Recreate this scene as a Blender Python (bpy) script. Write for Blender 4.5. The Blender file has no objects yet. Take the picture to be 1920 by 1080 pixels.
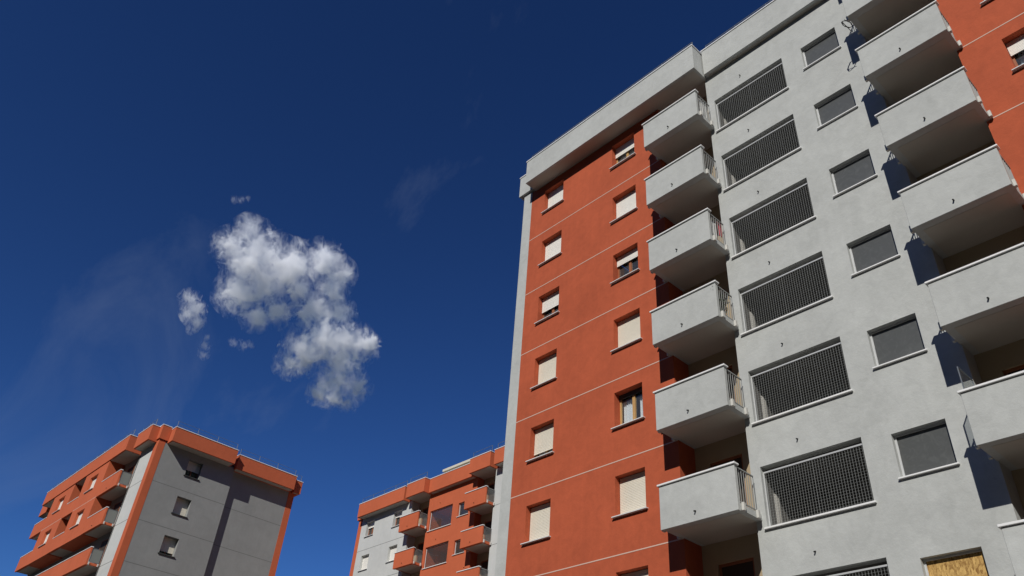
import bpy, bmesh, math, random
from mathutils import Vector, Matrix
random.seed(7)
SC = bpy.context.scene
COL = SC.collection
R = math.radians

# ------------------------------------------------------------------ camera
cam = bpy.data.cameras.new('camera')
cam.sensor_width = 36.0
cam.lens = 28.232
cam.clip_start = 0.1
cam.clip_end = 20000.0
camo = bpy.data.objects.new('camera', cam)
COL.objects.link(camo)
right = Vector((0.68258246, 0.72766098, 0.06775457))
down = Vector((-0.39854284, 0.44835182, -0.80009015))
fwd = Vector((-0.61257227, 0.51912441, 0.59604116))
EYE = Vector((20.6, -18.228, 1.6))
camo.matrix_world = Matrix((
    (right.x, -down.x, -fwd.x, EYE.x),
    (right.y, -down.y, -fwd.y, EYE.y),
    (right.z, -down.z, -fwd.z, EYE.z),
    (0, 0, 0, 1)))
SC.camera = camo

# ------------------------------------------------------------------ sky and sun
SUN = Vector((0.515, -1.0, 0.855)).normalized()
world = bpy.data.worlds.new('World')
SC.world = world
world.use_nodes = True
wn, wl = world.node_tree.nodes, world.node_tree.links
bg = wn['Background']
sky = wn.new('ShaderNodeTexSky')
sky.sky_type = 'NISHITA'
sky.sun_disc = False
sky.sun_elevation = math.asin(SUN.z)
sky.sun_rotation = math.atan2(SUN.x, SUN.y)
sky.altitude = 300
sky.air_density = 1.0
sky.dust_density = 0.0
sky.ozone_density = 10.0
bg.inputs[1].default_value = 0.05
gm = wn.new('ShaderNodeGamma'); gm.inputs[1].default_value = 1.43     # the deep, saturated blue of the photograph, over the whole sky
# thin streaks of high cirrus, spread over the whole sky
tc = wn.new('ShaderNodeTexCoord')
mp = wn.new('ShaderNodeMapping'); mp.inputs['Rotation'].default_value = (0.3, 0.5, 0.9)
mp.inputs['Scale'].default_value = (1.3, 4.2, 3.0); mp.inputs['Location'].default_value = (122.4, 64.8, 26.64)
nz = wn.new('ShaderNodeTexNoise'); nz.inputs['Scale'].default_value = 1.3
nz.inputs['Detail'].default_value = 9; nz.inputs['Roughness'].default_value = 0.62; nz.inputs['Distortion'].default_value = 0.5
cr = wn.new('ShaderNodeValToRGB')
cr.color_ramp.elements[0].position = 0.54; cr.color_ramp.elements[0].color = (0, 0, 0, 1)
cr.color_ramp.elements[1].position = 0.85; cr.color_ramp.elements[1].color = (1, 1, 1, 1)
ml = wn.new('ShaderNodeMath'); ml.operation = 'MULTIPLY'; ml.inputs[1].default_value = 0.17
mx = wn.new('ShaderNodeMixRGB'); mx.inputs[2].default_value = (7.0, 8.6, 11.5, 1)
wl.new(tc.outputs['Generated'], mp.inputs[0]); wl.new(mp.outputs[0], nz.inputs['Vector'])
wl.new(nz.outputs['Fac'], cr.inputs[0]); wl.new(cr.outputs[0], ml.inputs[0]); wl.new(ml.outputs[0], mx.inputs[0])
wl.new(sky.outputs[0], gm.inputs[0]); wl.new(gm.outputs[0], mx.inputs[1]); wl.new(mx.outputs[0], bg.inputs[0])

sun = bpy.data.lights.new('sun', 'SUN')
sun.energy = 5.0
sun.angle = R(0.53)
sun.color = (1.0, 0.965, 0.90)
suno = bpy.data.objects.new('sun', sun)
suno.rotation_euler = (-SUN).to_track_quat('-Z', 'Y').to_euler()
suno.location = (60, -100, 90)
COL.objects.link(suno)

SC.view_settings.view_transform = 'Standard'
SC.view_settings.look = 'None'
SC.view_settings.exposure = -0.40
SC.view_settings.gamma = 1.0
SC.view_settings.use_curve_mapping = False
SC.cycles.max_bounces = 64
SC.cycles.diffuse_bounces = 4
SC.cycles.glossy_bounces = 4
SC.cycles.transparent_max_bounces = 16

# ------------------------------------------------------------------ materials
MATS = {}
def material(name, color, rough=0.8, var=0.0, scale=3.0, bump=0.0, bscale=60.0, metal=0.0, spec=0.3, dark=None, streak=0.0):
    m = bpy.data.materials.new(name); m.use_nodes = True
    n, l = m.node_tree.nodes, m.node_tree.links
    b = n['Principled BSDF']
    b.inputs['Base Color'].default_value = (*color, 1)
    b.inputs['Roughness'].default_value = rough
    b.inputs['Metallic'].default_value = metal
    b.inputs['Specular IOR Level'].default_value = spec
    geo = n.new('ShaderNodeNewGeometry')
    if var > 0:
        t = n.new('ShaderNodeTexNoise'); t.inputs['Scale'].default_value = scale
        t.inputs['Detail'].default_value = 10; t.inputs['Roughness'].default_value = 0.65; t.inputs['Distortion'].default_value = 0.6
        l.new(geo.outputs['Position'], t.inputs['Vector'])
        t2 = n.new('ShaderNodeTexNoise'); t2.inputs['Scale'].default_value = scale * 0.16
        t2.inputs['Detail'].default_value = 6
        l.new(geo.outputs['Position'], t2.inputs['Vector'])
        ad = n.new('ShaderNodeMath'); ad.operation = 'ADD'
        l.new(t.outputs['Fac'], ad.inputs[0]); l.new(t2.outputs['Fac'], ad.inputs[1])
        if streak > 0:      # trowel and rain streaks that run down the wall
            ms = n.new('ShaderNodeMapping'); ms.inputs['Scale'].default_value = (3.2, 3.2, 0.22)
            l.new(geo.outputs['Position'], ms.inputs[0])
            t3 = n.new('ShaderNodeTexNoise'); t3.inputs['Scale'].default_value = 1.0
            t3.inputs['Detail'].default_value = 8; t3.inputs['Roughness'].default_value = 0.7
            l.new(ms.outputs[0], t3.inputs['Vector'])
            mu = n.new('ShaderNodeMath'); mu.operation = 'MULTIPLY_ADD'; mu.inputs[1].default_value = streak
            l.new(t3.outputs['Fac'], mu.inputs[0]); l.new(ad.outputs[0], mu.inputs[2])
            sb = n.new('ShaderNodeMath'); sb.operation = 'SUBTRACT'; sb.inputs[1].default_value = streak * 0.5
            l.new(mu.outputs[0], sb.inputs[0]); ad = sb
        r = n.new('ShaderNodeMapRange')
        r.inputs['From Min'].default_value = 0.6; r.inputs['From Max'].default_value = 1.4
        r.inputs['To Min'].default_value = 1 - var; r.inputs['To Max'].default_value = 1 + var
        l.new(ad.outputs[0], r.inputs['Value'])
        v = n.new('ShaderNodeVectorMath'); v.operation = 'SCALE'
        v.inputs[0].default_value = color
        l.new(r.outputs[0], v.inputs['Scale']); l.new(v.outputs[0], b.inputs['Base Color'])
    if bump > 0:
        t = n.new('ShaderNodeTexNoise'); t.inputs['Scale'].default_value = bscale
        t.inputs['Detail'].default_value = 5; t.inputs['Roughness'].default_value = 0.7
        l.new(geo.outputs['Position'], t.inputs['Vector'])
        bp = n.new('ShaderNodeBump'); bp.inputs['Strength'].default_value = bump; bp.inputs['Distance'].default_value = 0.02
        l.new(t.outputs['Fac'], bp.inputs['Height']); l.new(bp.outputs[0], b.inputs['Normal'])
    MATS[name] = m
    return m

material('plaster_orange', (0.44, 0.094, 0.040), 0.9, 0.18, 3.0, 0.35, 12, streak=0.5)
material('plaster_orange_bright', (0.52, 0.122, 0.052), 0.9, 0.10, 2.0, 0.25, 45, streak=0.3)
material('plaster_grey', (0.465, 0.478, 0.462), 0.9, 0.15, 3.2, 0.4, 10, streak=0.3)
material('plaster_grey_b', (0.53, 0.54, 0.525), 0.9, 0.10, 2.0, 0.3, 20, streak=0.4)
material('plaster_grey_dimmed', (0.275, 0.282, 0.275), 0.9, 0.12, 2.0, 0.3, 20, streak=0.4)  # same grey paint darkened; the end wall's dim, grazing light is in the colour
material('soffit_paint', (0.47, 0.44, 0.385), 0.9, 0.10, 1.2)
material('cream_wall', (0.40, 0.32, 0.21), 0.9, 0.08, 1.5)
material('coping_stone', (0.80, 0.80, 0.79), 0.6, 0.08, 3.0)
material('line_light', (0.62, 0.44, 0.36), 0.8)
material('line_dark', (0.16, 0.165, 0.16), 0.9)
material('shutter_slat', (0.74, 0.69, 0.58), 0.55, 0.06, 4.0)
material('shutter_white', (0.82, 0.80, 0.74), 0.55, 0.06, 4.0)
material('sill_stone', (0.70, 0.70, 0.69), 0.7, 0.08, 4.0)
material('wood_frame', (0.50, 0.30, 0.12), 0.5, 0.2, 8.0)
material('wood_brown', (0.30, 0.11, 0.05), 0.5, 0.2, 8.0)
material('curtain_cloth', (0.85, 0.86, 0.86), 0.9)
material('curtain_blue', (0.45, 0.56, 0.60), 0.9)
material('rail_metal', (0.34, 0.35, 0.34), 0.5, 0.05, 6.0, metal=0.2)
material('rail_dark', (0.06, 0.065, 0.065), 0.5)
material('bracket_white', (0.58, 0.57, 0.53), 0.6, 0.1, 9.0)
material('wire_steel', (0.30, 0.31, 0.30), 0.5, metal=0.25)
material('aluminium', (0.62, 0.63, 0.63), 0.4, 0.05, 8.0, metal=0.3)
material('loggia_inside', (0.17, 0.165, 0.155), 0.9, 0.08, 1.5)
material('door_dark', (0.05, 0.035, 0.025), 0.7)
material('spout_black', (0.012, 0.012, 0.012), 0.6)
material('cable_black', (0.02, 0.02, 0.02), 0.6)
material('galvanised', (0.17, 0.19, 0.21), 0.5, metal=0.4)
material('roof_membrane', (0.10, 0.10, 0.10), 0.9)
material('room_dark', (0.03, 0.03, 0.03), 0.9)
material('housing_cream', (0.62, 0.58, 0.47), 0.7, 0.05, 2.0)
material('leaf', (0.05, 0.07, 0.025), 0.7, 0.5, 12.0)
material('pot_clay', (0.30, 0.10, 0.05), 0.8)
material('stem', (0.10, 0.07, 0.04), 0.9)
material('laundry_red', (0.62, 0.07, 0.10), 0.9)
material('laundry_white', (0.72, 0.72, 0.70), 0.9)
material('asphalt', (0.048, 0.044, 0.038), 0.95, 0.25, 0.6, 0.3, 20)

def smear_pane():
    m = material('pane_matte', (0.085, 0.09, 0.09), 0.35, 0.0, spec=0.45)
    n, l = m.node_tree.nodes, m.node_tree.links
    b = n['Principled BSDF']
    geo = n.new('ShaderNodeNewGeometry')
    t = n.new('ShaderNodeTexNoise'); t.inputs['Scale'].default_value = 4; t.inputs['Detail'].default_value = 9
    t.inputs['Roughness'].default_value = 0.6; t.inputs['Distortion'].default_value = 2.0
    l.new(geo.outputs['Position'], t.inputs['Vector'])
    r = n.new('ShaderNodeValToRGB')
    r.color_ramp.elements[0].position = 0.48; r.color_ramp.elements[0].color = (0.088, 0.092, 0.09, 1)
    r.color_ramp.elements[1].position = 0.85; r.color_ramp.elements[1].color = (0.125, 0.13, 0.128, 1)
    l.new(t.outputs['Fac'], r.inputs[0]); l.new(r.outputs[0], b.inputs['Base Color'])
smear_pane()

def osb():
    m = material('osb_board', (0.4, 0.25, 0.08), 0.8)
    n, l = m.node_tree.nodes, m.node_tree.links
    b = n['Principled BSDF']
    geo = n.new('ShaderNodeNewGeometry')
    mp = n.new('ShaderNodeMapping'); mp.inputs['Scale'].default_value = (22, 22, 9); mp.inputs['Rotation'].default_value = (0, 0.7, 0)
    l.new(geo.outputs['Position'], mp.inputs[0])
    t = n.new('ShaderNodeTexVoronoi'); t.inputs['Scale'].default_value = 1.4; t.inputs['Randomness'].default_value = 1
    l.new(mp.outputs[0], t.inputs['Vector'])
    t2 = n.new('ShaderNodeTexNoise'); t2.inputs['Scale'].default_value = 1.6; t2.inputs['Distortion'].default_value = 3; t2.inputs['Detail'].default_value = 6
    l.new(mp.outputs[0], t2.inputs['Vector'])
    ad = n.new('ShaderNodeMixRGB'); ad.inputs[0].default_value = 0.6
    l.new(t.outputs['Color'], ad.inputs[1]); l.new(t2.outputs['Fac'], ad.inputs[2])
    r = n.new('ShaderNodeValToRGB')
    r.color_ramp.elements[0].position = 0.28; r.color_ramp.elements[0].color = (0.20, 0.09, 0.02, 1)
    r.color_ramp.elements[1].position = 0.68; r.color_ramp.elements[1].color = (0.66, 0.43, 0.15, 1)
    l.new(ad.outputs[0], r.inputs[0]); l.new(r.outputs[0], b.inputs['Base Color'])
osb()

def glass(name, tint, refl_rough=0.02, frost=False):
    m = bpy.data.materials.new(name); m.use_nodes = True
    n, l = m.node_tree.nodes, m.node_tree.links
    n.remove(n['Principled BSDF'])
    out = n['Material Output']
    g = n.new('ShaderNodeBsdfGlossy'); g.inputs['Roughness'].default_value = refl_rough
    if frost:
        t = n.new('ShaderNodeBsdfTranslucent'); t.inputs[0].default_value = (*tint, 1)
        d = n.new('ShaderNodeBsdfDiffuse'); d.inputs[0].default_value = (*tint, 1)
        a = n.new('ShaderNodeMixShader'); a.inputs[0].default_value = 0.5
        l.new(t.outputs[0], a.inputs[1]); l.new(d.outputs[0], a.inputs[2])
        base = a
    else:
        tr = n.new('ShaderNodeBsdfTransparent'); tr.inputs[0].default_value = (*tint, 1)
        du = n.new('ShaderNodeBsdfDiffuse'); du.inputs[0].default_value = (0.5, 0.5, 0.48, 1)
        base = n.new('ShaderNodeMixShader'); base.inputs[0].default_value = 0.05      # pane dust, its grey also standing in for reflected sky
        l.new(tr.outputs[0], base.inputs[1]); l.new(du.outputs[0], base.inputs[2])
    fr = n.new('ShaderNodeFresnel'); gb = n.new('ShaderNodeNewGeometry'); io = n.new('ShaderNodeMapRange')
    io.inputs['To Min'].default_value = 1.5; io.inputs['To Max'].default_value = 1 / 1.5     # thin sheet: same reflection from both sides
    l.new(gb.outputs['Backfacing'], io.inputs['Value']); l.new(io.outputs[0], fr.inputs[0])
    mx = n.new('ShaderNodeMixShader')
    l.new(fr.outputs[0], mx.inputs[0]); l.new(base.outputs[0], mx.inputs[1]); l.new(g.outputs[0], mx.inputs[2])
    l.new(mx.outputs[0], out.inputs[0])
    MATS[name] = m
glass('window_glass', (0.9, 0.92, 0.93))
glass('frosted_glass', (0.36, 0.38, 0.36), 0.3, True)

# ------------------------------------------------------------------ mesh helpers
class MB:
    def __init__(s): s.v = []; s.f = []
    def quad(s, a, b, c, d):
        i = len(s.v); s.v += [a, b, c, d]; s.f.append((i, i + 1, i + 2, i + 3)); return s
    def tri(s, a, b, c):
        i = len(s.v); s.v += [a, b, c]; s.f.append((i, i + 1, i + 2)); return s
    def box(s, x0, x1, y0, y1, z0, z1):
        i = len(s.v)
        s.v += [(x0, y0, z0), (x1, y0, z0), (x1, y1, z0), (x0, y1, z0), (x0, y0, z1), (x1, y0, z1), (x1, y1, z1), (x0, y1, z1)]
        for q in ((0, 3, 2, 1), (4, 5, 6, 7), (0, 1, 5, 4), (1, 2, 6, 5), (2, 3, 7, 6), (3, 0, 4, 7)):
            s.f.append(tuple(i + k for k in q))
        return s
    def tube(s, pts, r, n=6):
        pts = [Vector(p) for p in pts]; rings = []
        for k, p in enumerate(pts):
            d = (pts[min(k + 1, len(pts) - 1)] - pts[max(k - 1, 0)]).normalized()
            a = d.orthogonal().normalized() if abs(d.z) < 0.99 else Vector((1, 0, 0))
            b = d.cross(a).normalized(); a = b.cross(d)
            base = len(s.v)
            for j in range(n):
                t = 2 * math.pi * j / n
                s.v.append(tuple(p + a * (r * math.cos(t)) + b * (r * math.sin(t))))
            rings.append(base)
        for k in range(len(rings) - 1):
            for j in range(n):
                s.f.append((rings[k] + j, rings[k] + (j + 1) % n, rings[k + 1] + (j + 1) % n, rings[k + 1] + j))
        s.f.append(tuple(rings[0] + j for j in reversed(range(n)))); s.f.append(tuple(rings[-1] + j for j in range(n)))
        return s
    def wall(s, x0, x1, z0, z1, y, holes=(), depth=0.3, mapf=None):
        """an upright wall sheet in the plane y with real openings and reveals of the given depth"""
        mapf = mapf or (lambda x, y, z: (x, y, z))
        xs = sorted({x0, x1, *[h[0] for h in holes], *[h[1] for h in holes]})
        zs = sorted({z0, z1, *[h[2] for h in holes], *[h[3] for h in holes]})
        xs = [x for x in xs if x0 <= x <= x1]; zs = [z for z in zs if z0 <= z <= z1]
        for a, b in zip(xs, xs[1:]):
            for c, d in zip(zs, zs[1:]):
                mx, mz = (a + b) / 2, (c + d) / 2
                if any(h[0] < mx < h[1] and h[2] < mz < h[3] for h in holes): continue
                s.quad(mapf(a, y, c), mapf(b, y, c), mapf(b, y, d), mapf(a, y, d))
        for a, b, c, d in [h[:4] for h in holes]:
            e = y + depth
            s.quad(mapf(a, y, c), mapf(a, y, d), mapf(a, e, d), mapf(a, e, c))
            s.quad(mapf(b, y, d), mapf(b, y, c), mapf(b, e, c), mapf(b, e, d))
            s.quad(mapf(a, y, d), mapf(b, y, d), mapf(b, e, d), mapf(a, e, d))
            s.quad(mapf(b, y, c), mapf(a, y, c), mapf(a, e, c), mapf(b, e, c))
        return s
    def mesh(s, name, mat, bevel=0.0, smooth=False):
        me = bpy.data.meshes.new(name)
        me.from_pydata(s.v, [], s.f); me.validate()
        if bevel > 0:
            bm = bmesh.new(); bm.from_mesh(me)
            bmesh.ops.remove_doubles(bm, verts=bm.verts, dist=1e-5)
            bmesh.ops.bevel(bm, geom=list(bm.edges), offset=bevel, segments=1, affect='EDGES')
            bm.to_mesh(me); bm.free()
        me.materials.append(MATS[mat])
        if smooth:
            for p in me.polygons: p.use_smooth = True
        return me

def put(name, me, parent=None, loc=(0, 0, 0), rz=0.0):
    o = bpy.data.objects.new(name, me)
    o.location = loc; o.rotation_euler = (0, 0, rz)
    if parent is not None: o.parent = parent
    COL.objects.link(o)
    return o
def tag(o, label, cat, group=None, kind=None):
    if label: o['label'] = label
    if cat: o['category'] = cat
    if group: o['group'] = group
    if kind: o['kind'] = kind
    return o
def copy_part(o, parent, loc):
    """a part and its sub-parts, copied to another place of the same building"""
    c = o.copy(); c.parent = parent; c.location = loc; COL.objects.link(c)
    for ch in list(o.children):
        d = ch.copy(); d.parent = c; COL.objects.link(d)
    return c

# ------------------------------------------------------------------ the ground
g = put('ground', MB().quad((-6000, -6000, 0), (6000, -6000, 0), (6000, 6000, 0), (-6000, 6000, 0)).mesh('ground', 'asphalt'))
g['kind'] = 'structure'
# added unseen slope behind the viewer, blocks low sky to darken the fronts
material('blocker_green', (0.035, 0.045, 0.02), 1.0, 0.4, 0.15)
hm_ = MB(); rr = [(75, 0.02), (110, 42), (150, 88), (190, 122), (260, 148), (420, 160)]
NA = 48; a0 = math.atan2(-fwd.y, -fwd.x) - R(105)
for i in range(NA + 1):
    a = a0 + R(210) * i / NA
    e = min(1.0, i / 5, (NA - i) / 5)
    for r_, z_ in rr:
        w = 1 + 0.10 * math.sin(i * 1.3 + r_ * 0.05)
        hm_.v.append((10 + r_ * w * math.cos(a), -8 + r_ * w * math.sin(a), z_ * e * (1 + 0.06 * math.sin(i * 2.1 + r_)) + 0.02))
for i in range(NA):
    for j in range(len(rr) - 1):
        q = i * len(rr) + j
        hm_.f.append((q, q + 1, q + 1 + len(rr), q + len(rr)))
blocker_obj = put('sky_blocker', hm_.mesh('sky_blocker', 'blocker_green', smooth=True)); blocker_obj['kind'] = 'structure'

# ------------------------------------------------------------------ shared pieces of the slab blocks
W_D = 0.22      # window recess
def slats(x0, x1, y, z_top, z_bot, pitch=0.052, mat='shutter_slat', name='roller_shutter'):
    m = MB(); z = z_top
    while z - pitch > z_bot - 1e-6:
        m.box(x0, x1, y, y + 0.012, z - pitch + 0.008, z)
        z -= pitch
    m.box(x0, x1, y + 0.006, y + 0.016, z_bot, z_top)       # the shaded joints behind the slats
    m.box(x0, x1, y - 0.006, y + 0.014, z_bot - 0.045, z_bot)   # heavier end bar
    return m.mesh(name, mat)

def make_window(b, x0, x1, zt, down, H, style='wood_frame', sh='shutter_slat', y=0.0, zb_h=1.33, proud=0.10):
    """window = frame mesh at the back of the reveal; sub-parts: roller shutter, sill, panes"""
    zb = zt - zb_h
    w = x1 - x0
    fy = W_D + 0.07
    f = MB()
    t = 0.06
    f.box(0, t, fy, fy + 0.06, -zb_h, 0).box(w - t, w, fy, fy + 0.06, -zb_h, 0)
    f.box(t, w - t, fy, fy + 0.06, -t, 0).box(t, w - t, fy, fy + 0.06, -zb_h, -zb_h + t)
    f.box(w / 2 - 0.055, w / 2 + 0.055, fy - 0.012, fy + 0.06, -zb_h + t, -t)
    o = put('window', f.mesh('window', style), b, (x0, y, H + zt))
    for a, c in ((t, w / 2 - 0.055), (w / 2 + 0.055, w - t)):
        put('pane', MB().box(a, c, fy + 0.03, fy + 0.036, -zb_h + t, -t).mesh('pane', 'window_glass'), o)
    # sheet that closes the reveal above the frame: the shutter box face
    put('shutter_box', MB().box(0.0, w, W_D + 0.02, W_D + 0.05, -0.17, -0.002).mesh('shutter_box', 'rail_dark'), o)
    if down > 0:
        put('roller_shutter', slats(0.012, w - 0.012, W_D, -0.02, -0.02 - (zb_h - 0.075) * down, mat=sh), o)
    put('sill', MB().box(-0.085, w + 0.085, -proud, W_D + 0.12, -zb_h - 0.028, -zb_h + 0.006).mesh('sill', 'sill_stone', 0.004), o)
    return o

def make_railing_side(y0, y1, z0, z1, mat='rail_metal'):
    m = MB()
    m.box(-0.02, 0.02, y0, y1, z1 - 0.03, z1).box(-0.012, 0.012, y0, y1, z0 + 0.06, z0 + 0.085)
    n = int((y1 - y0) / 0.105)
    for i in range(n + 1):
        yy = y0 + (y1 - y0) * i / n
        m.box(-0.008, 0.008, yy - 0.008, yy + 0.008, z0 - 0.05, z1 - 0.03)
    return m.mesh('railing', mat)

def make_balcony(b, x0, x1, z, H, back_y, panel='plaster_grey', spout=True, front=-0.947):
    """balcony = the slab; sub-parts: front panel, coping, two side railings, soffit, brackets, spout"""
    w = x1 - x0
    o = put('balcony', MB().box(0.0, w, front + 0.13, back_y, 0.0, 0.17).mesh('balcony', panel), b, (x0, 0, H + z))
    p = MB().box(0, w, front, front + 0.128, -0.043, 1.205)
    put('front_panel', p.mesh('front_panel', panel, 0.007), o)
    put('coping', MB().box(-0.045, w + 0.045, front - 0.045, front + 0.165, 1.206, 1.262).mesh('coping', 'coping_stone', 0.008), o)
    put('soffit', MB().box(0.19, w - 0.16, front + 0.30, back_y - 0.002, -0.006, -0.002).mesh('soffit', 'soffit_paint'), o)
    for x in (0.045, w - 0.045):
        put('railing', make_railing_side(front + 0.15, -0.02, 0.17, 1.20), o, (x, 0, 0))
    for x in (-0.075, w + 0.002):
        for yy in (front + 0.15, -0.14):
            put('bracket', MB().box(x, x + 0.073, yy, yy + 0.10, -0.02, 0.20).mesh('bracket', 'bracket_white', 0.008), o)
    if spout:
        put('drain_spout', MB().tube([(w * 0.475, front + 0.02, 0.235), (w * 0.475, front - 0.07, 0.205)], 0.022, 8).mesh('drain_spout', 'spout_black'), o)
    return o

def rail_roof(x0, x1, y, z, h=0.55, step=1.6):
    m = MB()
    n = max(1, round((x1 - x0) / step))
    for i in range(n + 1):
        x = x0 + (x1 - x0) * i / n
        m.tube([(x, y, z), (x, y, z + h)], 0.02, 6)
    m.tube([(x0, y, z + h), (x1, y, z + h)], 0.016, 6)
    m.tube([(x0, y, z + h * 0.5), (x1, y, z + h * 0.5)], 0.01, 6)
    return m

def cornice(b, x0, x1, yf, yb, z0, z1, H, mat, rail=True, soffit=True, rail_h=0.55):
    """cornice = the fascia box; sub-parts: coping, soffit, roof railing"""
    o = put('cornice', MB().box(x0, x1, yf, yb, z0, z1 - 0.06).mesh('cornice', mat, 0.008), b, (0, 0, H))
    put('coping', MB().box(x0 - 0.03, x1 + 0.03, yf - 0.03, yb, z1 - 0.057, z1).mesh('coping', 'coping_stone', 0.006), o)
    if soffit:
        put('soffit', MB().box(x0 + 0.10, x1 - 0.10, yf + 0.12, yb - 0.02, z0 - 0.006, z0 - 0.002).mesh('soffit', 'soffit_paint'), o)
    if rail:
        put('roof_railing', rail_roof(x0 + 0.1, x1 - 0.1, yf + 0.22, z1, rail_h).mesh('roof_railing', 'galvanised'), o)
    return o

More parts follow.
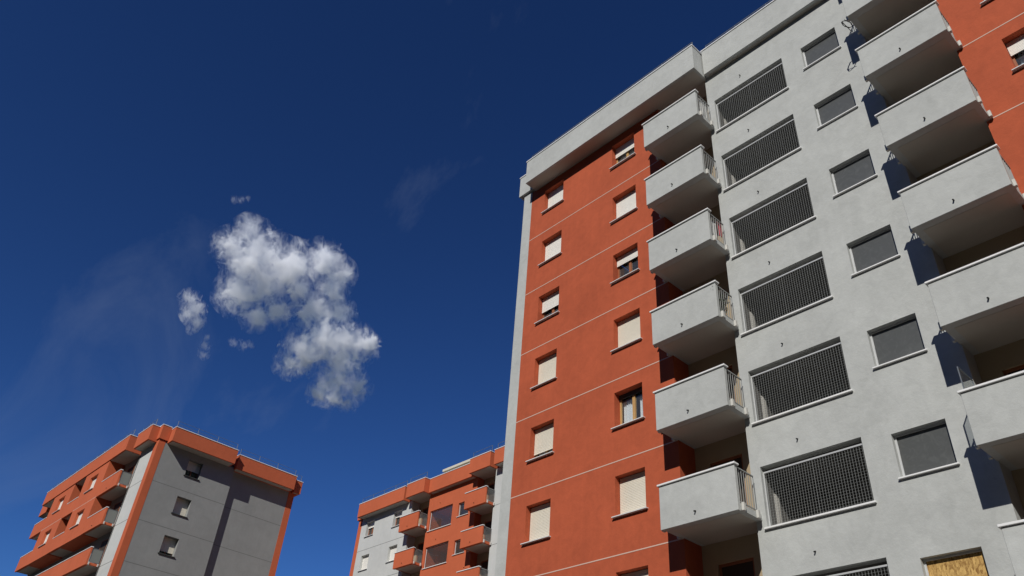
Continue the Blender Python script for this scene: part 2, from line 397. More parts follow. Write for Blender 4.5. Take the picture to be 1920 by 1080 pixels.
# ------------------------------------------------------------------ slab block (the tall block and its twin behind)
def slab_block(name, X, Y, yaw, H, c_wall, c_mid, c_panel, c_pil, line, cornices, rows, twin=False):
    """local x runs along the front, y goes into the block, z = 0 at the uppermost string line (H above the ground)"""
    b = put(name, None, None, (X, Y, 0), yaw)
    L, D, YG = 25.45, 12.0, 0.136
    x_r1, x_g0, x_g1, x_r2 = 7.39, 9.62, 15.65, 17.90
    top, z0 = 2.98, -H
    wt = -0.496
    # ---- walls
    wins = [(0.847, 2.035), (4.891, 6.093)]
    winR = [(18.98, 20.18), (23.0, 24.2)]
    hl = [(a, c, H + wt - 3 * k - 1.33, H + wt - 3 * k) for a, c in wins for k in rows]
    hr = [(a, c, H + wt - 3 * k - 1.33, H + wt - 3 * k) for a, c in winR for k in rows]
    put('wall', MB().wall(0.0, x_r1, 0, H + top, 0.0, hl, 0.36).mesh('wall', c_wall), b)
    put('wall', MB().wall(x_r2, L, 0, H + top, 0.0, hr, 0.36).mesh('wall', c_wall), b)
    put('pilaster', MB().box(-0.54, -0.002, -0.012, 0.6, 0, H + 3.0).mesh('pilaster', c_pil, 0.006), b)
    rg = [k for k in rows if k >= 0]
    GT, GB, GL, GR = 1.464, -0.225, 9.92, 12.80
    ST, SB, SL, SR = 1.302, 0.168, 13.536, 14.828
    hm = [(GL, GR, H + GB - 3 * k, H + GT - 3 * k) for k in rg] + [(SL, SR, H + SB - 3 * k, H + ST - 3 * k) for k in rg]
    put('wall', MB().wall(x_g0, x_g1, 0, H + 3.2, YG, hm, 0.26).mesh('wall', c_mid), b)
    # ---- sides, rear and roof
    sd = MB()
    sd.quad((-0.53, D, 0), (-0.53, 0.6, 0), (-0.53, 0.6, H + top), (-0.53, D, H + top))
    sd.quad((L, 0, 0), (L, D, 0), (L, D, H + top), (L, 0, H + top))
    put('side_wall', sd.mesh('side_wall', c_mid), b)
    put('rear_wall', MB().quad((L, D, 0), (-0.53, D, 0), (-0.53, D, H + top), (L, D, H + top)).mesh('rear_wall', c_mid), b)
    put('roof', MB().box(-0.5, L, 0.25, D, H + 3.0, H + 3.3).mesh('roof', 'roof_membrane'), b)
    # ---- string lines
    for k in [q for q in rows if q >= 0]:
        for a, c in ((0.003, x_r1 - 0.01), (x_r2 + 0.01, L)):
            put('string_line', MB().box(a, c, -0.006 if line == 'line_light' else -0.003, 0.01, H - 3 * k - 0.017, H - 3 * k + 0.017).mesh('string_line', line), b)
    # ---- the two loggia recesses
    BY = 0.80
    for xa, xb, side in ((x_r1, x_g0, c_wall), (x_g1, x_r2, c_mid)):
        ya, yb = (0.0, YG) if xa == x_r1 else (YG, 0.0)
        m = MB()
        m.quad((xa, BY, 0), (xa, ya, 0), (xa, ya, H + top), (xa, BY, H + top))
        put('recess_wall', m.mesh('recess_wall', side), b)
        m = MB().quad((xb, yb, 0), (xb, BY, 0), (xb, BY, H + top), (xb, yb, H + top))
        put('recess_wall', m.mesh('recess_wall', c_mid if xa == x_r1 else c_wall), b)
        dx0, dx1 = xa + 0.48, xa + 1.62
        holes = [(dx0, dx1, H + 0.17 - 3 * k, H + 2.40 - 3 * k) for k in rg]
        put('loggia_wall', MB().wall(xa, xb, 0, H + top, BY, holes, 0.14).mesh('loggia_wall', 'cream_wall'), b)
        d0 = None
        for k in rg:
            if d0 is None:
                m = MB().box(0, dx1 - dx0, 0.10, 0.14, 0, 2.23)
                d0 = put('door', m.mesh('door', 'door_dark'), b, (dx0, BY, H + 0.17 - 3 * k))
                fm = MB().box(0.0, 0.07, 0.06, 0.099, 0, 2.23).box(1.07, 1.14, 0.06, 0.099, 0, 2.23).box(0.07, 1.07, 0.06, 0.099, 2.16, 2.23)
                put('frame', fm.mesh('frame', 'wood_brown'), d0)
            else:
                copy_part(d0, b, (dx0, BY, H + 0.17 - 3 * k))
    # ---- balconies
    for x0_, x1_ in ((7.32, 9.80), (15.617, 18.02)):
        first = None
        for k in rg:
            if first is None: first = make_balcony(b, x0_, x1_, -3 * k, H, BY - 0.003, c_panel)
            else: copy_part(first, b, (x0_, 0, H - 3 * k))
    # ---- middle bay: stair loggias with wire mesh (or panes) and small square windows
    wg = GR - GL
    first = None
    for k in rg:
        if first is None:
            ins = MB()
            h = GT - GB
            dp = 2.3; y1 = 0.26; zl, zh = -0.35, h + 0.12
            ins.quad((0, y1, zl), (0, y1, zh), (0, dp, zh), (0, dp, zl))
            ins.quad((wg, y1, zl), (wg, dp, zl), (wg, dp, zh), (wg, y1, zh))
            ins.quad((0, dp, zl), (0, dp, zh), (wg, dp, zh), (wg, dp, zl))
            ins.quad((0, y1, zh), (wg, y1, zh), (wg, dp, zh), (0, dp, zh))
            ins.quad((0, y1, zl), (0, dp, zl), (wg, dp, zl), (wg, y1, zl))
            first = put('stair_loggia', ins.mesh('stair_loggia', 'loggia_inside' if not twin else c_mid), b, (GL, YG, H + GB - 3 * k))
            gy = 0.13
            if not twin:
                m = MB(); n = round(wg / 0.0755)
                for i in range(1, n):
                    x = wg * i / n; t = 0.0030 if i != n // 2 else 0.0045
                    m.box(x - t, x + t, gy - 0.004, gy + 0.004, 0.05, h - 0.16)
                nz_ = round((h - 0.21) / 0.0755)
                for i in range(1, nz_):
                    z = 0.05 + (h - 0.21) * i / nz_
                    m.box(0.03, wg - 0.03, gy + 0.0045, gy + 0.009, z - 0.0017, z + 0.0017)
                put('wire_mesh', m.mesh('wire_mesh', 'wire_steel'), first)
                put('meter_cabinet', MB().box(0.002, 0.03, 0.52, 0.72, 0.14, 1.10).mesh('meter_cabinet', 'shutter_white'), first)
                fm = MB().box(0, wg, gy - 0.02, gy + 0.02, h - 0.16, h - 0.115).box(0.0, 0.03, gy - 0.02, gy + 0.02, 0.05, h - 0.161).box(wg - 0.03, wg, gy - 0.02, gy + 0.02, 0.05, h - 0.161).box(0, wg, gy - 0.025, gy + 0.02, 0.006, 0.049)
                put('frame', fm.mesh('frame', 'aluminium', 0.003), first)
            else:
                fm = MB().box(0, wg, gy - 0.02, gy + 0.03, h - 0.05, h - 0.002).box(0.0, 0.045, gy - 0.02, gy + 0.03, 0.05, h - 0.051).box(wg - 0.045, wg, gy - 0.02, gy + 0.03, 0.05, h - 0.051).box(0, wg, gy - 0.025, gy + 0.03, 0.006, 0.049)
                put('frame', fm.mesh('frame', 'aluminium', 0.003), first)
                put('pane', MB().box(0.046, wg - 0.046, gy, gy + 0.008, 0.05, h - 0.052).mesh('pane', 'window_glass'), first)
            put('sill', MB().box(-0.06, wg + 0.06, -0.075, 0.20, -0.045, 0.005).mesh('sill', 'coping_stone', 0.005), first)
            put('drain_spout', MB().tube([(wg * 0.42, 0.02, h + 0.47), (wg * 0.42, -0.07, h + 0.44)], 0.02, 8).mesh('drain_spout', 'spout_black'), first)
        else:
            copy_part(first, b, (GL, YG, H + GB - 3 * k))
    ws, hs = SR - SL, ST - SB
    first = None
    for k in rg:
        if first is None or (not twin and k == 6):
            f = MB(); fy = 0.15
            f.box(0, 0.05, fy - 0.02, fy + 0.05, 0.05, hs).box(ws - 0.05, ws, fy - 0.02, fy + 0.05, 0.05, hs).box(0.05, ws - 0.05, fy - 0.02, fy + 0.05, hs - 0.05, hs).box(0, ws, fy - 0.02, fy + 0.05, 0.006, 0.05)
            o = put('window', f.mesh('window', 'aluminium', 0.004), b, (SL, YG, H + SB - 3 * k))
            pm = 'osb_board' if (k == 6 and not twin) else ('pane_matte' if not twin else 'window_glass')
            pn = put('pane' if pm != 'osb_board' else 'board', MB().box(0.05, ws - 0.05, fy + 0.005, fy + 0.02, 0.05, hs - 0.05).mesh('pane', pm), o)
            if pm == 'osb_board': pn['label'] = 'yellow chipboard sheet nailed over the window opening'
            put('sill', MB().box(-0.05, ws + 0.05, -0.07, fy, -0.035, 0.005).mesh('sill', 'coping_stone', 0.005), o)
            if first is None: first = o
        else:
            copy_part(first, b, (SL, YG, H + SB - 3 * k))
    # ---- cornices
    for (xa, xb, yf, yb, za, zb, rail) in cornices:
        cornice(b, xa, xb, yf, yb, za, zb, H, c_pil if not twin else c_panel, rail, True, 0.55 if twin else 0.46)
    return b

HM = 24.68
main = slab_block('apartment_block', 0, 0, 0, HM, 'plaster_orange', 'plaster_grey', 'plaster_grey', 'plaster_grey', 'line_light',
    [(0.23, 9.70, -0.688, 0.9, 2.92, 4.353, True), (9.75, 15.55, -0.106, 0.9, 2.962, 4.44, True), (15.60, 25.4, -0.688, 0.9, 2.92, 4.353, True),
     (-0.80, 0.10, -0.13, 0.9, 3.08, 4.36, False)],
    list(range(-1, 7)))
tag(main, 'tall orange and grey apartment block with grey balconies and wire mesh stair loggias', 'building')

# windows of the tall block: (column, row) -> share of the shutter that is down
down1 = {-1: 1.0, 0: 1.0, 1: 0.52, 2: 1.0, 3: 0.76, 4: 1.0, 5: 1.0, 6: 1.0}
down2 = {-1: 0.40, 0: 0.90, 1: 0.30, 2: 1.0, 3: 0.0, 4: 0.95, 5: 1.0, 6: 0.6}
downR = {-1: 1.0, 0: 1.0, 1: 0.38, 2: 1.0, 3: 1.0, 4: 1.0, 5: 1.0, 6: 1.0}
for k in range(-1, 7):
    sh = 'shutter_white' if k < 2 else 'shutter_slat'
    make_window(main, 0.847, 2.035, -0.496 - 3 * k, down1[k], HM, 'wood_brown' if k == 1 else 'wood_frame', sh)
    make_window(main, 4.891, 6.093, -0.496 - 3 * k, down2[k], HM, 'wood_brown' if k in (0, 1) else 'wood_frame', sh)
    make_window(main, 18.98, 20.18, -0.496 - 3 * k, downR[k], HM, 'wood_brown', sh)
    make_window(main, 23.0, 24.2, -0.496 - 3 * k, 1.0, HM, 'wood_brown', sh)

# ------------------------------------------------------------------ the twin block behind (colours swapped)
HB = 24.68 - 0.36
BX, BYY, BYAW = -41.655, 19.187, 0.0078
twin = slab_block('apartment_block', BX, BYY, BYAW, HB, 'plaster_grey_b', 'plaster_orange_bright', 'plaster_orange_bright', 'plaster_orange_bright', 'line_dark',
    [(0.10, 6.98, -0.70, 0.9, 2.93, 4.20, True), (7.36, 9.84, -0.78, 0.9, 2.95, 4.20, True), (9.88, 15.50, -0.28, 0.9, 2.95, 4.20, False),
     (15.55, 17.98, -0.78, 0.9, 2.95, 4.20, True), (18.35, 25.4, -0.70, 0.9, 2.95, 4.20, True), (-0.70, 0.06, -0.15, 0.9, 2.98, 4.10, False)],
    list(range(-1, 4)), twin=True)
tag(twin, 'grey and orange apartment block with glazed stair windows and orange balconies', 'building')
for k in range(-1, 4):
    make_window(twin, 0.847, 2.035, -0.496 - 3 * k, 1.0 if k >= 0 else 0.35, HB, 'wood_brown', 'shutter_white')
    make_window(twin, 4.891, 6.093, -0.496 - 3 * k, 1.0 if k >= 0 else 0.30, HB, 'wood_brown', 'shutter_white')
    make_window(twin, 18.98, 20.18, -0.496 - 3 * k, 1.0, HB, 'wood_brown', 'shutter_white')
    make_window(twin, 23.0, 24.2, -0.496 - 3 * k, 1.0, HB, 'wood_brown', 'shutter_white')
# lift housing on its roof, banded
hs = put('roof_housing', MB().box(7.9, 13.4, 2.6, 7.0, HB + 3.3, HB + 6.0).mesh('roof_housing', 'housing_cream'), twin)
for z in (5.35, 5.85, 6.35):
    put('band', MB().box(7.75, 13.55, 2.45, 7.15, HB + z, HB + z + 0.22).mesh('band', 'housing_cream', 0.01), hs)
put('band', MB().box(7.9, 13.4, 2.6, 7.0, HB + 6.0, HB + 6.34).mesh('band', 'housing_cream'), hs)

# ------------------------------------------------------------------ the corner block on the other side of the yard
HA = 24.68 - 0.614
def corner_block():
    b = put('apartment_block', None, None, (-40.233, -0.702, 0), 0.01279)
    OR, GY = 'plaster_orange_bright', 'plaster_grey_dimmed'
    D1, D2, S = 6.46, 12.3, 0.38      # end wall: first bay, second bay set back by S
    top = HA + 3.1
    XL = -24.2
    BACK = 0.30
    # end wall (plane x = 0) with windows
    ez = [(2.70, 3.84, HA + 2.5 - 3 * k - 1.33, HA + 2.5 - 3 * k) for k in range(0, 5)]
    fx = lambda x, y, z: (-y, x, z)
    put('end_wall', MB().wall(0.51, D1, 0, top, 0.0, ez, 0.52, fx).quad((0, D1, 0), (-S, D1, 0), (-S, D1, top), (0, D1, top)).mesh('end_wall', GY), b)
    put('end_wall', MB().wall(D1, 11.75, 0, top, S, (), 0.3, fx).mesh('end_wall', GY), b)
    put('pilaster', MB().box(-0.70, 0.012, -0.012, 0.508, 0, HA + 3.15).mesh('pilaster', OR, 0.006), b)
    put('pilaster', MB().box(-S - 0.6, -S + 0.012, 11.752, D2, 0, top).mesh('pilaster', OR, 0.006), b)
    for k in range(0, 4):
        z = HA - 3 * k
        put('string_line', MB().box(-0.01, 0.003, 0.512, D1 - 0.01, z - 0.02, z + 0.02).mesh('string_line', 'line_dark'), b)
        put('string_line', MB().box(-S - 0.01, -S + 0.003, D1 + 0.01, 11.74, z - 0.02, z + 0.02).mesh('string_line', 'line_dark'), b)
        put('string_line', MB().box(-3.30, -0.705, -0.003, 0.01, z - 0.02, z + 0.02).mesh('string_line', 'line_dark'), b)
    # windows in the end wall: built facing +x
    for k in range(0, 5):
        dn = {0: 0.55, 1: 1.0, 2: 0.80, 3: 1.0, 4: 1.0}[k]
        w, zb = 1.14, 1.33
        f = MB(); t = 0.06; X = -0.44
        f.box(X - 0.06, X, 0, t, -zb, 0).box(X - 0.06, X, w - t, w, -zb, 0).box(X - 0.06, X, t, w - t, -t, 0).box(X - 0.06, X, t, w - t, -zb, -zb + t).box(X - 0.06, X + 0.01, w / 2 - 0.05, w / 2 + 0.05, -zb + t, -t)
        o = put('window', f.mesh('window', 'wood_brown'), b, (0, 2.70, HA + 2.5 - 3 * k))
        put('pane', MB().box(X - 0.036, X - 0.03, t, w - t, -zb + t, -t).mesh('pane', 'window_glass'), o)
        m = MB(); z = -0.02
        while z > -0.02 - (zb - 0.08) * dn:
            m.box(-0.383, -0.37, 0.012, w - 0.012, z - 0.047, z); z -= 0.052
        m.box(-0.388, -0.378, 0.012, w - 0.012, -0.02 - (zb - 0.08) * dn, -0.02)
        put('roller_shutter', m.mesh('roller_shutter', 'shutter_slat'), o)
        put('sill', MB().box(-0.50, 0.08, -0.09, w + 0.09, -zb - 0.05, -zb + 0.006).mesh('sill', 'rail_dark', 0.006), o)
    # front: grey end strip, recessed loggia wall
    put('wall', MB().wall(-3.30, -0.702, 0, top, 0.0).quad((-3.3, 0, 0), (-3.3, BACK, 0), (-3.3, BACK, top), (-3.3, 0, top)).mesh('wall', 'plaster_grey_b'), b)
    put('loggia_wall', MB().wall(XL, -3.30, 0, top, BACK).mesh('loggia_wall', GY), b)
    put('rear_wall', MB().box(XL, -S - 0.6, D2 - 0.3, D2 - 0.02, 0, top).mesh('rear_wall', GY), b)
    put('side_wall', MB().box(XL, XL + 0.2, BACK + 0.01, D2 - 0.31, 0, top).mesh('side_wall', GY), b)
    put('roof', MB().box(XL, -S - 0.01, BACK + 0.01, D2, HA + 3.11, HA + 3.3).mesh('roof', 'roof_membrane'), b)
    put('roof', MB().box(-S, -0.01, 0.02, D1 - 0.01, HA + 3.16, HA + 3.3).mesh('roof', 'roof_membrane'), b)
    F = -0.97
    # projecting orange bays on the two upper floors
    for xa, xb, wx0, wx1 in ((-12.35, -7.25, -10.85, -9.10), (-20.2, -15.05, -18.5, -16.8)):
        holes = [(wx0, wx1, HA + 2.5 - 3 * k - 1.33, HA + 2.5 - 3 * k) for k in (0, 1)]
        m = MB().wall(xa, xb, HA - 3.06, HA + 3.09, F, holes, 0.42)
        m.quad((xb, F, HA - 3.06), (xb, BACK, HA - 3.06), (xb, BACK, HA + 3.09), (xb, F, HA + 3.09))
        m.quad((xa, BACK, HA - 3.06), (xa, F, HA - 3.06), (xa, F, HA + 3.09), (xa, BACK, HA + 3.09))
        m.quad((xa, F, HA - 3.06), (xa, BACK, HA - 3.06), (xb, BACK, HA - 3.06), (xb, F, HA - 3.06))
        bay = put('bay', m.mesh('bay', OR), b)
        put('string_line', MB().box(xa + 0.01, xb - 0.01, F - 0.004, F + 0.01, HA - 0.02, HA + 0.02).mesh('string_line', 'line_light'), bay)
        for k in (0, 1):
            make_window(b, wx0, wx1, 2.5 - 3 * k, 0.95 if (xa, k) != (-20.2, 1) else 0.7, HA, 'wood_brown', 'shutter_white', y=F)
    # balconies and loggia parapets
    def parapet(xa, xb, z, glass_end=False, below=True):
        o = put('balcony', MB().box(xa, xb, F + 0.13, BACK - 0.003, 0.0, 0.17).mesh('balcony', OR), b, (0, 0, HA + z))
        put('front_panel', MB().box(xa, xb, F, F + 0.128, -0.043, 1.205).mesh('front_panel', OR, 0.006), o)
        put('coping', MB().box(xa - (0.0), xb + (0.03 if glass_end else 0), F - 0.03, F + 0.165, 1.207, 1.262).mesh('coping', 'coping_stone', 0.006), o)
        put('soffit', MB().box(xa + 0.08, xb - 0.12, F + 0.24, BACK - 0.01, -0.006, -0.002).mesh('soffit', 'soffit_paint'), o)
        if glass_end:
            fr = MB()
            y0, y1, z0_, z1_ = F + 0.17, -0.06, 0.20, 1.18
            for q in ((y0, y0 + 0.035, z0_, z1_), (y1 - 0.035, y1, z0_, z1_), (y0 + 0.035, y1 - 0.035, z0_, z0_ + 0.03), (y0 + 0.035, y1 - 0.035, z1_ - 0.03, z1_)):
                fr.box(xb - 0.05, xb - 0.015, *q)
            put('frame', fr.mesh('frame', 'galvanised'), o)
            put('glass_screen', MB().box(xb - 0.038, xb - 0.028, y0 + 0.036, y1 - 0.036, z0_ + 0.031, z1_ - 0.031).mesh('glass_screen', 'frosted_glass'), o)
            for yy in (F + 0.15, -0.16):
                put('bracket', MB().box(xb + 0.002, xb + 0.07, yy, yy + 0.09, -0.02, 0.18).mesh('bracket', 'bracket_white', 0.006), o)
            put('drain_spout', MB().tube([((xa + xb) / 2, F + 0.02, 0.235), ((xa + xb) / 2, F - 0.07, 0.2)], 0.022, 8).mesh('drain_spout', 'spout_black'), o)
        return o
    for k in (0, 1):
        parapet(-7.24, -3.33, -3 * k, True)
        parapet(-15.04, -12.36, -3 * k)
        parapet(-23.5, -20.21, -3 * k)
    for k in (2, 3):
        parapet(-20.2, -3.33, -3 * k, True)
    # loggia doors behind
    for xa, k in ((-5.9, 0), (-5.9, 1), (-14.3, 0), (-14.3, 1), (-22.6, 0), (-22.6, 1), (-5.6, 2), (-9.5, 2), (-14.3, 2)):
        d = put('door', MB().box(0, 1.3, -0.03, -0.004, 0, 2.2).mesh('door', 'shutter_slat' if xa == -22.6 else 'door_dark'), b, (xa, BACK, HA + 0.17 - 3 * k))
        put('frame', MB().box(-0.06, 0, -0.05, -0.003, 0, 2.26).box(1.3, 1.36, -0.05, -0.003, 0, 2.26).box(0, 1.3, -0.05, -0.003, 2.2, 2.26).mesh('frame', 'wood_brown'), d)
    # cornices
    cornice(b, -23.6, -4.05, F - 0.07, 0.9, 3.10, 4.42, HA, OR)
    cornice(b, -3.20, -0.42, -0.72, 0.9, 3.02, 4.30, HA, OR)
    cornice(b, -26.0, -23.7, -0.45, 2.0, 2.75, 3.9, HA, OR, False)
    cornice(b, -0.95, 0.10, -0.11, 0.62, 3.20, 4.38, HA, OR, False, False)
    def end_cornice(ya, yb, xf, z0, z1, step=1.6):
        o = put('cornice', MB().box(-1.2, xf, ya, yb, z0, z1 - 0.06).mesh('cornice', OR, 0.008), b, (0, 0, HA))
        put('coping', MB().box(-1.2, xf + 0.03, ya - 0.03, yb + 0.03, z1 - 0.057, z1).mesh('coping', 'coping_stone', 0.006), o)
        put('soffit', MB().box(-0.2, xf - 0.12, ya + 0.1, yb - 0.1, z0 - 0.006, z0 - 0.002).mesh('soffit', 'soffit_paint'), o)
        m = MB(); n = round((yb - ya) / step); x = xf - 0.22
        for i in range(n + 1):
            y = ya + 0.1 + (yb - ya - 0.2) * i / n
            m.tube([(x, y, z1), (x, y, z1 + 0.55)], 0.02, 6)
        for q in (0.28, 0.55): m.tube([(x, ya + 0.1, z1 + q), (x, yb - 0.1, z1 + q)], 0.013, 6)
        put('roof_railing', m.mesh('roof_railing', 'galvanised'), o)
    end_cornice(0.63, 5.95, 0.90, 3.03, 4.22)
    end_cornice(6.35, 11.75, 0.42, 2.93, 4.15)
    end_cornice(11.95, 12.6, 0.05, 2.9, 4.0, 0.5)
    # cable that runs down the strip
    put('cable', MB().tube([(-3.12, -0.02, 0.5), (-3.12, -0.02, HA + 2.7)], 0.022, 6).mesh('cable', 'cable_black'), b)
    return b
corner = corner_block()
tag(corner, 'apartment block with orange corner strip, grey end wall and frosted balcony screens', 'building')

# ------------------------------------------------------------------ things at the windows and on the balconies
def curtain(x0, x1, y, z0, z1, mat, label, folds=9, amp=0.035, seed=1):
    rnd = random.Random(seed); m = MB(); n = folds * 8; rows = 6
    ph = [rnd.uniform(-0.5, 0.5) for _ in range(folds + 2)]
    for j in range(rows + 1):
        z = z0 + (z1 - z0) * j / rows
        for i in range(n + 1):
            t = i / n; k = t * folds
            a = amp * (0.55 + 0.45 * (1 - j / rows))
            m.v.append((x0 + (x1 - x0) * t + 0.01 * math.sin(k * 3.1), y + a * math.sin(2 * math.pi * k + ph[int(k)]) + 0.012 * math.sin(k * 1.7), z))
    for j in range(rows):
        for i in range(n):
            q = j * (n + 1) + i
            m.f.append((q, q + 1, q + n + 2, q + n + 1))
    me = m.mesh('curtain', mat, smooth=True)
    o = put('curtain', me)
    md = o.modifiers.new('t', 'SOLIDIFY'); md.thickness = 0.004
    return tag(o, label, 'curtain')
def row_z(k): return HM - 0.496 - 3 * k
curtain(4.96, 6.03, 0.42, row_z(-1) - 1.27, row_z(-1) - 0.12, 'curtain_cloth', 'white curtain in the topmost orange wall window under the cornice, shutter half raised', seed=2)
curtain(4.96, 5.42, 0.42, row_z(3) - 1.27, row_z(3) - 0.12, 'curtain_cloth', 'wider white curtain hanging in the orange wall window with no shutter lowered', 6, seed=3)
curtain(5.66, 6.03, 0.42, row_z(3) - 1.27, row_z(3) - 0.12, 'curtain_cloth', 'narrower white curtain hanging in the orange wall window with no shutter lowered', 3, seed=4)
curtain(0.92, 1.97, 0.42, row_z(3) - 1.27, row_z(3) - 0.12, 'curtain_cloth', 'white curtain showing through the gap below a shutter lowered three quarters', seed=5)
curtain(19.12, 20.05, 0.42, row_z(1) - 1.27, row_z(1) - 0.12, 'curtain_blue', 'pale blue curtain in the orange wall window beyond the grey balconies', 5, 0.06, seed=6)

def cloth(x0, y0, y1, z_top, drop, mat, label, seed=1, cat='laundry'):
    rnd = random.Random(seed); m = MB(); n, rows = 14, 8
    for j in range(rows + 1):
        for i in range(n + 1):
            t = i / n
            m.v.append((x0 + 0.02 * math.sin(t * 11 + seed) * (j / rows) + rnd.uniform(-0.004, 0.004), y0 + (y1 - y0) * t, z_top - drop * j / rows * (1 + 0.06 * math.sin(t * 5 + seed))))
    for j in range(rows):
        for i in range(n):
            q = j * (n + 1) + i
            m.f.append((q, q + 1, q + n + 2, q + n + 1))
    o = put('laundry', m.mesh('laundry', mat, smooth=True))
    md = o.modifiers.new('t', 'SOLIDIFY'); md.thickness = 0.005
    return tag(o, label, cat)
cloth(9.70, -0.30, -0.06, HM - 6 + 1.16, 0.55, 'laundry_red', 'red cloth hung inside the side railing of a grey balcony', 1)
cloth(9.69, -0.66, -0.36, HM - 6 + 1.02, 0.62, 'laundry_white', 'white cloth hung beside the red cloth on a grey balcony railing', 2)
cloth(9.70, -0.62, -0.10, HM + 1.16, 0.85, 'laundry_white', 'white sheet hung inside the side railing of the topmost grey balcony', 3)

def potted_plant(loc, w, d, h, n, label, seed):
    rnd = random.Random(seed)
    root = put('potted_plant', None, None, loc)
    pot = MB()
    pot.box(-w * 0.42, w * 0.42, -d * 0.42, d * 0.42, 0, 0.22)
    put('pot', pot.mesh('pot', 'pot_clay', 0.012), root)
    st = MB(); lf = MB()
    tips = []
    for i in range(9):
        a = (rnd.uniform(-0.3, 0.3) * w, rnd.uniform(-0.38, 0.38) * d, 0.2)
        b = (a[0] + rnd.uniform(-0.2, 0.35) * w, a[1] + rnd.uniform(-0.3, 0.3) * d, h * rnd.uniform(0.7, 1.0))
        mid = tuple((a[k] + b[k]) / 2 + rnd.uniform(-0.04, 0.04) for k in range(3))
        st.tube([a, mid, b], 0.008, 5); tips.append((a, b))
    for i in range(n):
        a, b = rnd.choice(tips); t = rnd.uniform(0.05, 1.05)
        c = Vector([a[k] + (b[k] - a[k]) * t + rnd.gauss(0, 0.055) for k in range(3)])
        u = Vector((rnd.gauss(0, 1), rnd.gauss(0, 1), rnd.gauss(0, 0.6))).normalized(); v = u.orthogonal().normalized()
        s_ = rnd.uniform(0.03, 0.055)
        lf.quad(tuple(c - u * s_), tuple(c + v * s_ * 0.5), tuple(c + u * s_), tuple(c - v * s_ * 0.5))
    put('stem', st.mesh('stem', 'stem'), root)
    put('foliage', lf.mesh('foliage', 'leaf'), root)
    return tag(root, label, 'plant')
potted_plant((9.52, -0.42, HM - 9 + 0.17), 0.36, 0.75, 1.0, 420, 'bushy dark potted plant filling the side railing of a grey balcony', 5)
cB, sB = math.cos(BYAW), math.sin(BYAW)
def on_twin(x, y, z): return (BX + x * cB - y * sB, BYY + x * sB + y * cB, HB + z)
potted_plant(on_twin(15.95, -0.55, -6 + 0.17), 0.5, 0.35, 1.45, 260, 'leafy potted plant showing above the coping of an orange balcony', 8)

# cable coil that hangs at the side of the highest balcony
m = MB()
cc = Vector((15.50, -0.78, HM - 0.16))
pts = [(cc.x, cc.y - 0.06, HM + 0.05)]
for i in range(46):
    a = math.pi / 2 + 2 * math.pi * i / 20
    r_ = 0.17 + 0.012 * math.sin(i * 1.9)
    pts.append((cc.x + r_ * 0.55 * math.cos(a) + 0.0008 * i, cc.y + r_ * 0.85 * math.cos(a), cc.z + r_ * math.sin(a)))
pts.append((cc.x + 0.05, cc.y + 0.15, cc.z - 0.30))
m.tube(pts, 0.011, 6)
tag(put('cable_coil', m.mesh('cable_coil', 'cable_black')), 'coil of black cable hanging from the side of a grey balcony', 'cable')

# clear screen at the end of a balcony
sx, sz = 15.70, HM - 15 + 1.262
scr = put('wind_screen', None, None, (sx, -0.5, sz))
put('frame', MB().box(-0.012, 0.012, -0.40, -0.376, 0, 0.62).box(-0.012, 0.012, 0.376, 0.40, -0.06, 0.62).box(-0.012, 0.012, -0.375, 0.375, 0.60, 0.62).mesh('frame', 'galvanised'), scr)
put('pane', MB().box(-0.003, 0.003, -0.375, 0.375, 0.01, 0.599).mesh('pane', 'window_glass'), scr)
tag(scr, 'clear upright screen standing on the end of a grey balcony', 'screen')

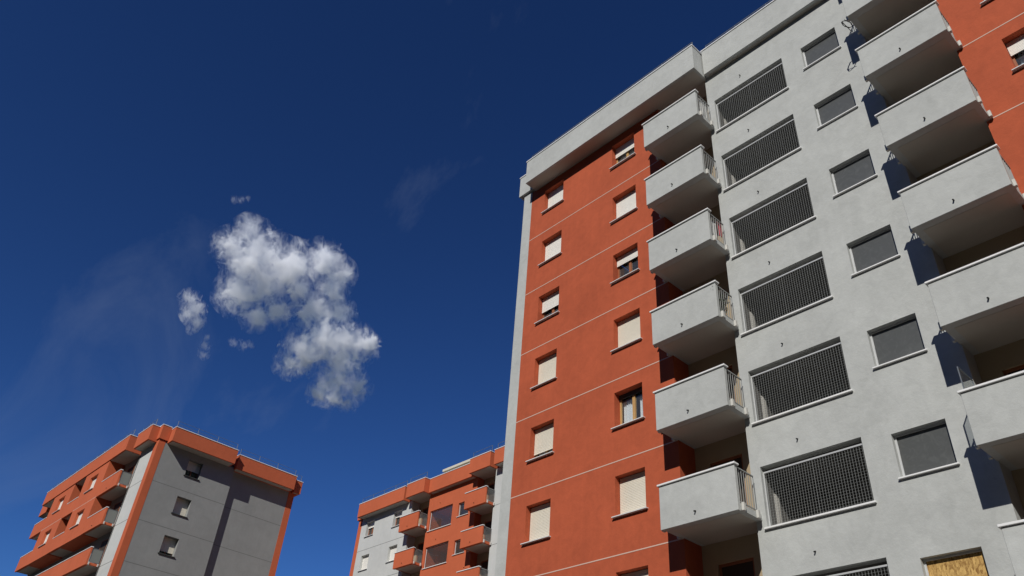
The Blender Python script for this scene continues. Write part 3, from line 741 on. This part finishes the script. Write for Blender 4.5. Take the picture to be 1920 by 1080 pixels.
# ------------------------------------------------------------------ clouds: closed hulls filled with a lit volume
FPX = 1505.714
def at_px(px, py, dist):
    d = right * (px - 960) + down * (py - 540) + fwd * FPX
    return EYE + d.normalized() * dist
CLOUD_D = 2250.0
def make_cloud(name, blobs, label, dens, seed=0.0, voxel=9.0, nscale=1.0, deep=1.15, core_n=5.0, core_o=-0.3, veil_b=0.15, veil_d=0.025):
    c = at_px(sum(b[0] for b in blobs) / len(blobs), sum(b[1] for b in blobs) / len(blobs), CLOUD_D)
    m_px = CLOUD_D / FPX
    pts = []
    turn = Matrix((right, -down, -fwd)).transposed()          # long axis of the cloud: away from the yard
    inv = turn.inverted()
    for px, py, r, dz in blobs:
        dist = CLOUD_D + dz * m_px
        pts.append((inv @ (at_px(px, py, dist) - c), r * m_px))
    bm = bmesh.new()
    for p, r in pts:
        bmesh.ops.create_icosphere(bm, subdivisions=3, radius=r * 1.3, matrix=Matrix.Translation((p.x, p.y, p.z * deep)) @ Matrix.Diagonal((1, 1, deep, 1)))
    me = bpy.data.meshes.new(name); bm.to_mesh(me); bm.free()
    tmp = bpy.data.objects.new('hull', me); COL.objects.link(tmp)
    md = tmp.modifiers.new('r', 'REMESH'); md.mode = 'VOXEL'; md.voxel_size = voxel
    dg = bpy.context.evaluated_depsgraph_get()
    hull = bpy.data.meshes.new_from_object(tmp.evaluated_get(dg))
    bpy.data.objects.remove(tmp)
    hull.materials.clear()
    m = bpy.data.materials.new(name); m.use_nodes = True
    n, l = m.node_tree.nodes, m.node_tree.links
    n.remove(n['Principled BSDF'])
    tcn = n.new('ShaderNodeTexCoord')
    # warp the position so that no lobe keeps a round outline
    wz = n.new('ShaderNodeTexNoise'); wz.inputs['Scale'].default_value = 0.011 * nscale; wz.inputs['Detail'].default_value = 3
    of = n.new('ShaderNodeVectorMath'); of.operation = 'ADD'; of.inputs[1].default_value = (seed, seed * 2, 0)
    l.new(tcn.outputs['Object'], of.inputs[0]); l.new(of.outputs[0], wz.inputs['Vector'])
    sb = n.new('ShaderNodeVectorMath'); sb.operation = 'SUBTRACT'; sb.inputs[1].default_value = (0.5, 0.5, 0.5)
    l.new(wz.outputs['Color'], sb.inputs[0])
    sc_ = n.new('ShaderNodeVectorMath'); sc_.operation = 'SCALE'; sc_.inputs['Scale'].default_value = 34.0 / nscale
    l.new(sb.outputs[0], sc_.inputs[0])
    wa = n.new('ShaderNodeVectorMath'); wa.operation = 'ADD'
    l.new(tcn.outputs['Object'], wa.inputs[0]); l.new(sc_.outputs[0], wa.inputs[1])
    wp = n.new('ShaderNodeVectorMath'); wp.operation = 'MULTIPLY'; wp.inputs[1].default_value = (1, 1, 1 / deep)
    l.new(wa.outputs[0], wp.inputs[0])
    last = None
    for p, r in pts:
        d = n.new('ShaderNodeVectorMath'); d.operation = 'DISTANCE'; d.inputs[1].default_value = p
        l.new(wp.outputs[0], d.inputs[0])
        q = n.new('ShaderNodeMath'); q.operation = 'MULTIPLY_ADD'; q.inputs[1].default_value = -1.0 / r; q.inputs[2].default_value = 1.0
        l.new(d.outputs['Value'], q.inputs[0])
        if last is None: last = q
        else:
            s_ = n.new('ShaderNodeMath'); s_.operation = 'SMOOTH_MAX'; s_.inputs[2].default_value = 0.45
            l.new(last.outputs[0], s_.inputs[0]); l.new(q.outputs[0], s_.inputs[1]); last = s_
    fz = n.new('ShaderNodeTexNoise'); fz.inputs['Scale'].default_value = 0.024 * nscale
    fz.inputs['Detail'].default_value = 9; fz.inputs['Roughness'].default_value = 0.68; fz.inputs['Distortion'].default_value = 0.35
    l.new(of.outputs[0], fz.inputs['Vector'])
    def math_(op, a, b=None, c_=None, clamp=False):
        q = n.new('ShaderNodeMath'); q.operation = op; q.use_clamp = clamp
        for idx, val in enumerate((a, b, c_)):
            if val is None: continue
            if isinstance(val, (int, float)): q.inputs[idx].default_value = val
            else: l.new(val.outputs[0] if not isinstance(val, bpy.types.NodeSocket) else val, q.inputs[idx])
        return q
    def ramp(x, lo, hi):
        q = n.new('ShaderNodeMapRange'); q.interpolation_type = 'SMOOTHSTEP'
        q.inputs['From Min'].default_value = lo; q.inputs['From Max'].default_value = hi
        l.new(x.outputs[0], q.inputs['Value']); return q
    # white heart
    heart = math_('MULTIPLY_ADD', fz.outputs['Fac'], core_n, math_('MULTIPLY_ADD', last, 1.0, core_o - core_n / 2))
    heart = math_('MULTIPLY', math_('POWER', ramp(heart, 0.0, 1.4), 2.0), dens)
    # torn, thin veil round it
    ma = n.new('ShaderNodeMapping'); ma.inputs['Rotation'].default_value = (0.2, 0.3, -0.9); ma.inputs['Scale'].default_value = (1.35, 0.85, 1.0)
    l.new(of.outputs[0], ma.inputs[0])
    fw = n.new('ShaderNodeTexNoise'); fw.inputs['Scale'].default_value = 0.034 * nscale; fw.inputs['Detail'].default_value = 9
    fw.inputs['Roughness'].default_value = 0.66; fw.inputs['Distortion'].default_value = 0.9
    l.new(ma.outputs[0], fw.inputs['Vector'])
    veil = math_('MULTIPLY_ADD', fw.outputs['Fac'], 5.0, math_('MULTIPLY_ADD', last, 1.0, -2.5 + veil_b))
    veil = math_('MULTIPLY', math_('POWER', ramp(veil, 0.0, 1.1), 1.7), veil_d)
    mr = math_('ADD', heart, veil)
    v = n.new('ShaderNodeVolumePrincipled'); v.inputs['Color'].default_value = (1, 1, 1, 1)
    v.inputs['Anisotropy'].default_value = 0.0
    l.new(mr.outputs[0], v.inputs['Density'])
    l.new(v.outputs[0], n['Material Output'].inputs['Volume'])
    hull.materials.append(m)
    o = put(name, hull, None, c)
    o.rotation_euler = turn.to_euler()
    tag(o, label, 'cloud')
    return o
SC.cycles.volume_bounces = 64
SC.cycles.volume_step_rate = 0.22
SC.cycles.volume_max_steps = 512
make_cloud('cloud', [
    (472, 436, 30, 0), (436, 462, 32, 8), (490, 482, 50, 0), (545, 505, 48, -10), (498, 532, 44, 5), (448, 552, 38, 8), (460, 508, 34, 4),
    (604, 488, 36, 0), (636, 512, 28, 5), (622, 546, 30, 0), (480, 592, 27, 0), (522, 588, 26, 8), (592, 582, 36, 10), (640, 588, 26, 0), (560, 545, 28, 6),
    (572, 656, 38, -5), (616, 642, 44, -10), (656, 642, 38, 0), (690, 652, 24, 0), (640, 682, 36, 0), (544, 680, 27, 0),
    (630, 725, 38, 0), (670, 728, 26, 5), (600, 738, 22, 0), (655, 755, 18, 0)],
    'large torn white cumulus cloud in the deep blue sky', 0.6, seed=3.0)
make_cloud('cloud', [(356, 560, 17, 0), (362, 580, 20, 0), (354, 590, 15, 0), (368, 604, 14, 0), (360, 618, 9, 0)],
    'small thin white cloud puff beside the large torn cloud', 0.05, seed=40.0, voxel=5.0, nscale=1.6, veil_d=0.04)
make_cloud('cloud', [(384, 648, 10, 0), (382, 664, 9, 0), (388, 634, 7, 0)],
    'faint upright wisp of cloud below the small thin puff', 0.004, seed=90.0, voxel=3.0, nscale=2.2, veil_d=0.02)
make_cloud('cloud', [(438, 640, 9, 0), (454, 648, 10, 0), (468, 646, 8, 0)],
    'faint flat wisp of cloud below the large torn cloud', 0.004, seed=120.0, voxel=3.0, nscale=2.2, veil_d=0.02)
make_cloud('cloud', [(440, 374, 7, 0), (452, 373, 8, 0), (464, 372, 6, 0)],
    'tiny wisp of cloud above the torn top of the large cloud', 0.004, seed=150.0, voxel=3.0, nscale=2.4, veil_d=0.02)
